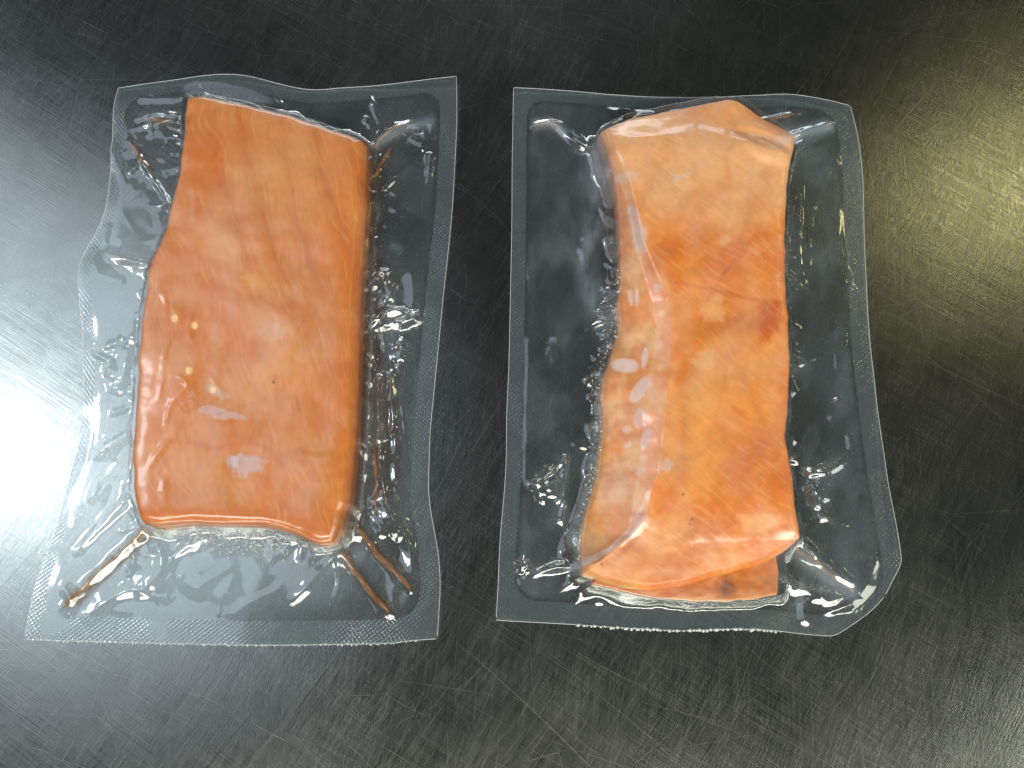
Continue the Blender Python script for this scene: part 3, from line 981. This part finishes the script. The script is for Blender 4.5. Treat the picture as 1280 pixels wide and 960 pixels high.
LEFT_R = [
    ([(244, 135), (222, 148), (196, 138), (172, 146)], 3.0, 7), ([(236, 158), (212, 150), (188, 152), (168, 158)], 2.6, 6),
    ([(220, 264), (202, 238), (182, 206), (160, 174)], 3.0, 5), ([(214, 262), (192, 228), (178, 205)], 1.6, 3),
    ([(175, 120), (200, 122), (235, 118)], 1.5, 6), ([(170, 200), (158, 215), (165, 235)], 1.4, 6), ([(200, 160), (208, 175), (215, 190)], 1.2, 6),
    ([(462, 188), (474, 168), (495, 158), (520, 154), (540, 156)], 3.4, 8), ([(465, 228), (478, 200), (488, 180), (505, 166)], 3.2, 6),
    ([(480, 236), (500, 215), (528, 190)], 3.0, 4), ([(537, 194), (536, 222), (526, 252)], 3.4, 4.5), ([(464, 122), (472, 150)], 1.6, 4),
    ([(456, 146), (464, 158), (464, 178)], 2.5, 5), ([(508, 168), (530, 182), (532, 162), (512, 160)], 1.2, 3), ([(466, 250), (478, 240), (472, 270)], 1.8, 5),
    ([(360, 145), (380, 137), (365, 128)], 1.4, 5), ([(482, 280), (497, 264)], 1.0, 3),
    ([(468, 356), (475, 338), (488, 348), (493, 368), (484, 382)], 4.0, 6), ([(466, 402), (480, 388), (502, 388), (520, 400)], 5.0, 8),
    ([(464, 412), (490, 406), (516, 400)], 2.2, 5), ([(497, 427), (508, 438)], 1.6, 5), ([(466, 440), (472, 462), (478, 450)], 2.0, 5),
    ([(474, 475), (473, 520), (475, 570), (479, 612), (492, 650), (512, 682), (517, 712)], 5.0, 8), ([(488, 465), (490, 510), (496, 560), (494, 600)], 3.2, 6),
    ([(476, 400), (482, 440), (478, 480)], 2.0, 6), ([(500, 440), (498, 490), (506, 540)], 1.2, 6),
    ([(184, 660), (152, 690), (112, 726), (82, 758)], 4.2, 7), ([(166, 615), (134, 648), (94, 688)], 3.2, 6), ([(156, 628), (130, 655), (104, 678)], 2.0, 4),
    ([(172, 588), (158, 598), (154, 624), (168, 650)], 2.4, 5), ([(178, 664), (200, 680), (204, 712), (176, 742)], 2.2, 7), ([(258, 672), (218, 692), (205, 724)], 2.2, 8),
    ([(164, 672), (166, 700), (160, 720)], 1.4, 4), ([(172, 736), (142, 744), (108, 770)], 2.4, 9), ([(82, 738), (92, 752), (88, 762)], 2.4, 7),
    ([(426, 688), (442, 712), (466, 742), (490, 768)], 3.6, 6), ([(442, 655), (470, 690), (496, 718), (514, 738)], 3.6, 6),
    ([(424, 690), (398, 718), (368, 752)], 2.2, 7), ([(422, 694), (426, 728), (416, 758)], 1.8, 4), ([(450, 640), (466, 672), (474, 700)], 1.6, 4), ([(436, 672), (448, 668), (455, 650)], 2.2, 5),
    ([(188, 330), (168, 326), (138, 318)], 3.0, 9), ([(186, 390), (166, 395), (160, 430), (155, 468)], 2.4, 7), ([(164, 424), (142, 428), (122, 434)], 1.8, 5),
    ([(116, 440), (138, 452), (134, 478), (144, 488), (172, 490)], 1.8, 6), ([(160, 540), (140, 552), (124, 566)], 2.6, 10), ([(120, 612), (112, 624), (126, 610)], 2.0, 9),
    ([(194, 330), (188, 350), (190, 372)], 1.6, 3), ([(150, 350), (130, 344)], 1.4, 7), ([(128, 300), (132, 282)], 1.6, 4), ([(140, 515), (160, 508), (172, 500)], 1.4, 6),
    ([(150, 298), (148, 312)], 1.2, 6), ([(134, 180), (148, 210), (160, 240)], 1.6, 6)]
LEFT_P = [(500, 398, 20, 10, -5, 2.2), (480, 362, 12, 16, 0, 1.8), (500, 440, 12, 14, 0, 1.4), (490, 640, 22, 26, 30, 1.2), (150, 455, 18, 26, 0, 1.2), (140, 560, 20, 12, -30, 1.0), (190, 715, 26, 26, 0, .9), (190, 195, 22, 26, 0, .8), (340, 730, 90, 28, 0, .5), (490, 560, 9, 60, 0, .8)]
LEFT_W = [([(222, 470), (232, 476), (244, 492)], .55, 4), ([(228, 505), (238, 500), (246, 506)], .5, 4), ([(216, 500), (210, 515), (206, 530)], .5, 4), ([(240, 395), (236, 410), (238, 425)], .45, 4), ([(262, 470), (274, 486), (280, 498)], .4, 4), ([(300, 505), (286, 520), (262, 522)], .4, 5), ([(206, 590), (202, 610), (206, 630)], .4, 5), ([(200, 360), (208, 378), (206, 396)], .4, 4),
          ([(247, 142), (252, 160), (247, 182)], .5, 5), ([(242, 235), (246, 255), (240, 280)], .35, 5), ([(214, 420), (206, 440), (204, 455)], .4, 5), ([(205, 455), (202, 480), (198, 500)], .35, 4),
          ([(236, 480), (226, 492), (214, 505)], .6, 7), ([(214, 545), (200, 560), (184, 585)], .5, 5), ([(222, 500), (232, 512), (240, 508)], .4, 5), ([(218, 385), (224, 398), (220, 408)], .3, 5), ([(318, 345), (322, 352), (318, 362)], .35, 6),
          ([(340, 560), (380, 575), (430, 570)], .25, 8), ([(300, 300), (340, 306), (380, 300)], .2, 9)]
LEFT_J0 = [([(186, 661), (152, 692), (114, 726), (84, 755)], 6), ([(427, 690), (442, 714), (466, 744), (486, 765)], 5.5), ([(444, 656), (470, 692), (496, 718), (513, 737)], 5.5),
               ([(238, 152), (212, 148), (188, 146), (170, 148)], 4), ([(184, 208), (172, 192), (160, 174)], 3.5), ([(188, 331), (166, 327), (140, 320)], 4.5)]
LEFT_J = LEFT_J0[:3] + [LEFT_J0[4], ([(463, 192), (474, 172), (492, 160), (512, 155)], 3.5), ([(464, 232), (476, 206), (487, 184)], 3.5), ([(468, 640), (470, 600), (467, 560)], 3.0), ([(216, 154), (200, 148), (182, 149)], 3.5)]
left_sides = (
    [(147, 109), (175, 105), (205, 102), (250, 97), (283, 94), (310, 96), (340, 103), (370, 110), (395, 112), (430, 108), (475, 107), (520, 104), (571, 100)],
    [(571, 100), (572, 150), (569, 200), (566, 250), (562, 300), (556, 350), (551, 400), (546, 450), (541, 500), (537, 540), (536, 580), (535, 610), (538, 640), (544, 670), (549, 700), (551, 735), (549, 770), (547, 798)],
    [(31, 799), (60, 800), (120, 802), (200, 804), (300, 806), (380, 806), (440, 805), (490, 804), (515, 800), (547, 798)],
    [(147, 109), (141, 130), (139, 180), (136, 225), (132, 258), (122, 285), (109, 308), (100, 328), (98, 350), (100, 385), (102, 430), (103, 480), (102, 520), (96, 560), (82, 602), (68, 655), (54, 700), (42, 735), (37, 768), (31, 799)])
bl, blo, PL, zatL, _ = bag('clear vacuum bag with amber juice streaks in its lower corners, beside the bright glare', left_sides, [FL], LEFT_R, LEFT_P, milk_sheen_left, stain_left,
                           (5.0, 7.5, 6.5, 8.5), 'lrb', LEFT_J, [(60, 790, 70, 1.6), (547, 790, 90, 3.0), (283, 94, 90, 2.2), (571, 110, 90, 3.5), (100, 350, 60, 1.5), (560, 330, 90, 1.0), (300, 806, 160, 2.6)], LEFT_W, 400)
for pts, w in LEFT_J:
    juice(bl, blo, zatL, pts, w)
r = rng(77)
pts = []
while len(pts) < 280:
    x = r.normal(318, 52); y = 668 + abs(r.normal(0, 15))
    if 226 < x < 410 and y < 715 and FL.sd(*[np.array([q]) for q in at(x, y, .002)])[0] < -0.0004:
        p = at(x, y, .002); pts.append((p[0], p[1], zatL(*p) - 0.0001, r.uniform(.00016, .00042), .8))
droplets(bl, blo, pts, 'juice_bubbles', BUBBLE)


def trim_beads(root, org, P, px0, px1, n, size, seed):
    r = rng(seed); e = P[-1]; out = []
    ex, _ = px_of(e[:, 0], e[:, 1], e[:, 2])
    for x in np.linspace(px0, px1, n):
        i = np.argmin(np.abs(ex - x - r.normal(0, 1.2)))
        out.append((e[i, 0], e[i, 1] - r.uniform(-.0001, .0004), e[i, 2], size * r.uniform(.55, 1.3), .6))
    return droplets(root, org, out, 'trim_beads', RIM)


trim_beads(bl, blo, PL, 40, 520, 85, .00034, 12)


# ---- right bag
def milk_sheen_right(pp, D, inn, X, Y):
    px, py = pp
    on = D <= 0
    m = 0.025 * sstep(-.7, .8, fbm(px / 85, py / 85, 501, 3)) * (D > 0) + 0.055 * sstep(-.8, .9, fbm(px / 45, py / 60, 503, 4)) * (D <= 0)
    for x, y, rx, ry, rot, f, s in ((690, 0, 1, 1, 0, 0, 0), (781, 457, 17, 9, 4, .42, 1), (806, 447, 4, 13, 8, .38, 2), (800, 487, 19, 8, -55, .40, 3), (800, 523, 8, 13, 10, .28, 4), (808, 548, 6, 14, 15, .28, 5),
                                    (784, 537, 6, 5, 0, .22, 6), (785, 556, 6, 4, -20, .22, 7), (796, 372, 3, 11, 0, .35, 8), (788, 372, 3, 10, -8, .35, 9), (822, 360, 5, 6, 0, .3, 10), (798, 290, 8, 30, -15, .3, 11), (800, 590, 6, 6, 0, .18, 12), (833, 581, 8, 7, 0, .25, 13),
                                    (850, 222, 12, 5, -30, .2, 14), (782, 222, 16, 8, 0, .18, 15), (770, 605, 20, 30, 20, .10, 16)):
        if f: m = m + f * spot(px, py, x, y, rx, ry, rot, .45, 510 + s if s > 10 else None) * on * 0.72  # ovals on the sloping face: lamp reflections put into the film colour
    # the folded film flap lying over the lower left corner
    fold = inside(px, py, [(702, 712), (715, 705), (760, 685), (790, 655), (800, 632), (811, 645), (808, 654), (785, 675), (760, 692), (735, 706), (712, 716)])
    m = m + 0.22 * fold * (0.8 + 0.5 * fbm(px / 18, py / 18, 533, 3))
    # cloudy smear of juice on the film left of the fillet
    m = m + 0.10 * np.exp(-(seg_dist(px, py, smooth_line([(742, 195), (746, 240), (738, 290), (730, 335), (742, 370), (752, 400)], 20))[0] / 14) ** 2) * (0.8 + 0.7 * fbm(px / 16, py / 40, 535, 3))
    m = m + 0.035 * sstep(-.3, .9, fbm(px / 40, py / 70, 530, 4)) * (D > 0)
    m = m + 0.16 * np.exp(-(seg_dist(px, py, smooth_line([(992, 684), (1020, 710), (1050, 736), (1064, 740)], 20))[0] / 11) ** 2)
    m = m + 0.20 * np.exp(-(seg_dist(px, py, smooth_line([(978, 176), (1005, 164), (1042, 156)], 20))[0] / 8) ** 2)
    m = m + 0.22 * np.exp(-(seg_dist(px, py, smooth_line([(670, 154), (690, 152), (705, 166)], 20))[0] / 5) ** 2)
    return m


RIGHT_R = [
    ([(748, 188), (728, 182), (712, 172), (700, 156), (684, 150), (667, 155)], 3.2, 5.5), ([(740, 180), (722, 168), (706, 152), (690, 150)], 2.2, 4), ([(744, 176), (738, 190), (730, 196)], 2.2, 5),
    ([(710, 238), (722, 232), (727, 234)], 1.2, 2.5), ([(710, 240), (718, 240), (727, 236)], 1.0, 2.5),
    ([(772, 275), (766, 300), (760, 335), (764, 360)], 2.8, 5), ([(766, 262), (776, 282), (772, 310)], 2.2, 4), ([(752, 205), (760, 228), (772, 245)], 1.8, 3.5),
    ([(950, 150), (970, 146), (996, 141)], 2.2, 5), ([(978, 176), (1000, 165), (1024, 158), (1040, 152)], 3.0, 6), ([(984, 190), (1010, 172), (1034, 158)], 2.6, 5), ([(1006, 186), (1024, 184), (1038, 175)], 1.6, 3),
    ([(988, 208), (1004, 212), (1012, 212)], 1.4, 4), ([(1036, 212), (1030, 236), (1016, 260), (1013, 290), (1015, 325), (1009, 352)], 1.3, 2.6), ([(1003, 226), (1002, 260), (1000, 300), (1003, 335), (1009, 354)], 1.3, 2.6), ([(1008, 252), (1022, 250), (1030, 234)], .9, 2.5),
    ([(1053, 300), (1058, 330), (1060, 355)], 2.0, 5), ([(1056, 340), (1048, 380), (1046, 430), (1049, 470)], 1.6, 7), ([(1048, 500), (1036, 540), (1022, 578)], 2.4, 5), ([(1014, 592), (1040, 588), (1064, 568)], 3.0, 6), ([(1012, 594), (1017, 622), (1028, 644)], 2.4, 6),
    ([(1012, 612), (1032, 622)], 2.0, 7), ([(1026, 648), (1010, 660), (1000, 666)], 2.0, 4), ([(1028, 646), (1044, 652), (1056, 660)], 1.6, 4), ([(1062, 545), (1067, 575), (1064, 600)], 1.8, 5),
    ([(996, 676), (1012, 692), (1034, 712), (1062, 736)], 3.4, 9), ([(998, 672), (1012, 688), (1016, 696)], 2.6, 3.5), ([(1060, 728), (1050, 722), (1040, 716)], 1.6, 4), ([(984, 730), (1004, 738), (1030, 746), (1062, 748)], 2.6, 8), ([(1004, 774), (1002, 760), (1010, 748)], 2.0, 6),
    ([(970, 735), (984, 731), (982, 720), (980, 700)], 1.4, 3), ([(1056, 756), (1038, 762), (1022, 768)], 2.0, 5), ([(1090, 700), (1084, 722), (1070, 745)], 1.6, 6),
    ([(726, 708), (700, 710), (680, 714), (660, 722)], 3.2, 5), ([(716, 700), (692, 708), (664, 716)], 2.0, 3.5), ([(728, 722), (714, 730), (700, 738)], 2.8, 4), ([(732, 724), (728, 740), (720, 752)], 2.0, 4), ([(748, 752), (760, 756), (750, 764)], 1.2, 4),
    ([(706, 628), (700, 650), (712, 665), (722, 690)], 1.8, 3), ([(724, 652), (712, 658), (712, 672)], 1.4, 3), ([(700, 650), (684, 654), (672, 656)], 1.4, 4),
    ([(706, 572), (690, 588), (668, 606)], 2.6, 4), ([(708, 574), (704, 600), (700, 622), (693, 638)], 2.0, 4), ([(668, 606), (680, 626), (692, 640)], 1.8, 5), ([(672, 602), (685, 608), (698, 602)], 1.8, 5),
    ([(740, 478), (712, 488), (700, 492), (692, 505)], 1.2, 2.5), ([(700, 420), (698, 440), (700, 455)], 1.0, 8), ([(712, 384), (722, 378), (728, 384)], .9, 2.5), ([(750, 415), (764, 420), (768, 412)], 1.6, 4),
    ([(756, 450), (752, 470), (746, 488)], 1.6, 4)]
RIGHT_P = [(686, 608, 16, 18, 0, 1.6), (655, 707, 7, 8, 0, 2.2), (1022, 618, 9, 22, 10, 1.4), (1030, 745, 28, 10, 15, 1.0), (735, 320, 14, 70, 0, .7), (1056, 420, 9, 80, 5, .8), (700, 440, 12, 40, 0, .4)]
RIGHT_W = [([(752, 184), (775, 215), (784, 252)], .6, 5), ([(762, 172), (800, 180), (850, 170)], .35, 6), ([(800, 215), (790, 250), (800, 292)], .6, 6), ([(880, 164), (940, 190), (986, 193)], .5, 6), ([(930, 142), (960, 168), (984, 184)], .4, 6),
           ([(856, 240), (842, 222), (822, 218)], .4, 5), ([(796, 292), (812, 325), (822, 350), (832, 372), (836, 400)], .6, 4), ([(836, 400), (837, 425), (836, 445)], .5, 4), ([(833, 478), (829, 520), (824, 560), (822, 585)], .5, 4),
           ([(704, 713), (760, 690), (796, 660), (809, 640)], .6, 5), ([(786, 275), (790, 310), (788, 340)], .5, 4), ([(770, 485), (762, 500), (768, 515)], .4, 4), ([(764, 530), (752, 560), (742, 590)], .4, 4), ([(746, 595), (738, 620), (734, 640)], .5, 4),
           ([(974, 545), (976, 562), (975, 575)], .4, 4), ([(981, 630), (988, 655), (996, 676)], .4, 4), ([(936, 520), (955, 540), (972, 556)], .35, 6), ([(880, 400), (870, 470), (858, 540)], .25, 8), ([(905, 190), (895, 240), (908, 285)], .3, 7),
           ([(940, 200), (930, 250), (935, 300)], .3, 7), ([(842, 160), (846, 200), (835, 240)], .3, 6)]
RIGHT_J = [([(990, 682), (1012, 700), (1040, 722), (1062, 738)], 5), ([(952, 152), (970, 148), (992, 143)], 3.5), ([(700, 158), (686, 152), (670, 154)], 3.0)]
right_sides = (
    [(642, 110), (700, 112), (760, 116), (820, 120), (880, 120), (940, 119), (980, 118), (1010, 122), (1040, 129), (1061, 135)],
    [(1061, 135), (1068, 160), (1074, 190), (1078, 220), (1080, 260), (1081, 300), (1083, 340), (1086, 390), (1090, 440), (1095, 480), (1099, 520), (1103, 560), (1107, 600), (1112, 640), (1117, 675), (1119, 690), (1120, 698), (1120, 704), (1116, 713), (1100, 745)],
    [(620, 775), (650, 777), (690, 779), (735, 782), (760, 784), (800, 786), (850, 789), (880, 788), (930, 786), (970, 788), (1000, 792), (1028, 794), (1036, 794), (1044, 791), (1072, 772), (1086, 761), (1100, 745)],
    [(642, 110), (641, 160), (640, 220), (640, 270), (639, 320), (638, 370), (637, 420), (636, 460), (634, 500), (633, 530), (633, 570), (631, 610), (627, 650), (624, 690), (623, 730), (620, 775)])
br, bro, PR, zatR, _ = bag('clear vacuum bag with one rounded lower corner and beaded lower edge, on darker steel', right_sides, [FR, FLAP], RIGHT_R, RIGHT_P, milk_sheen_right, stain_right,
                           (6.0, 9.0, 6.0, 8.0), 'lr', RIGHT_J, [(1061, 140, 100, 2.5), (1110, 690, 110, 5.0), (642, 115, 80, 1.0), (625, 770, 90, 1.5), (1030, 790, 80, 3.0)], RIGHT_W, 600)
for pts, w in RIGHT_J:
    juice(br, bro, zatR, pts, w, 'pale yellowish juice trapped in a fold')
trim_beads(br, bro, PR, 722, 975, 62, .00052, 14)
# fat bubbles along the ragged left edge of the right fillet
r = rng(99); pts = []
for k in range(150):
    i = r.integers(55, 158); p = FR.sides[3][i] + np.array([-abs(r.normal(0, .0011)), r.normal(0, .0006)])
    pts.append((p[0], p[1], zatR(*p) - .0001, r.uniform(.00012, .00042), .8))
droplets(br, bro, pts, 'juice_bubbles', BUBBLE)
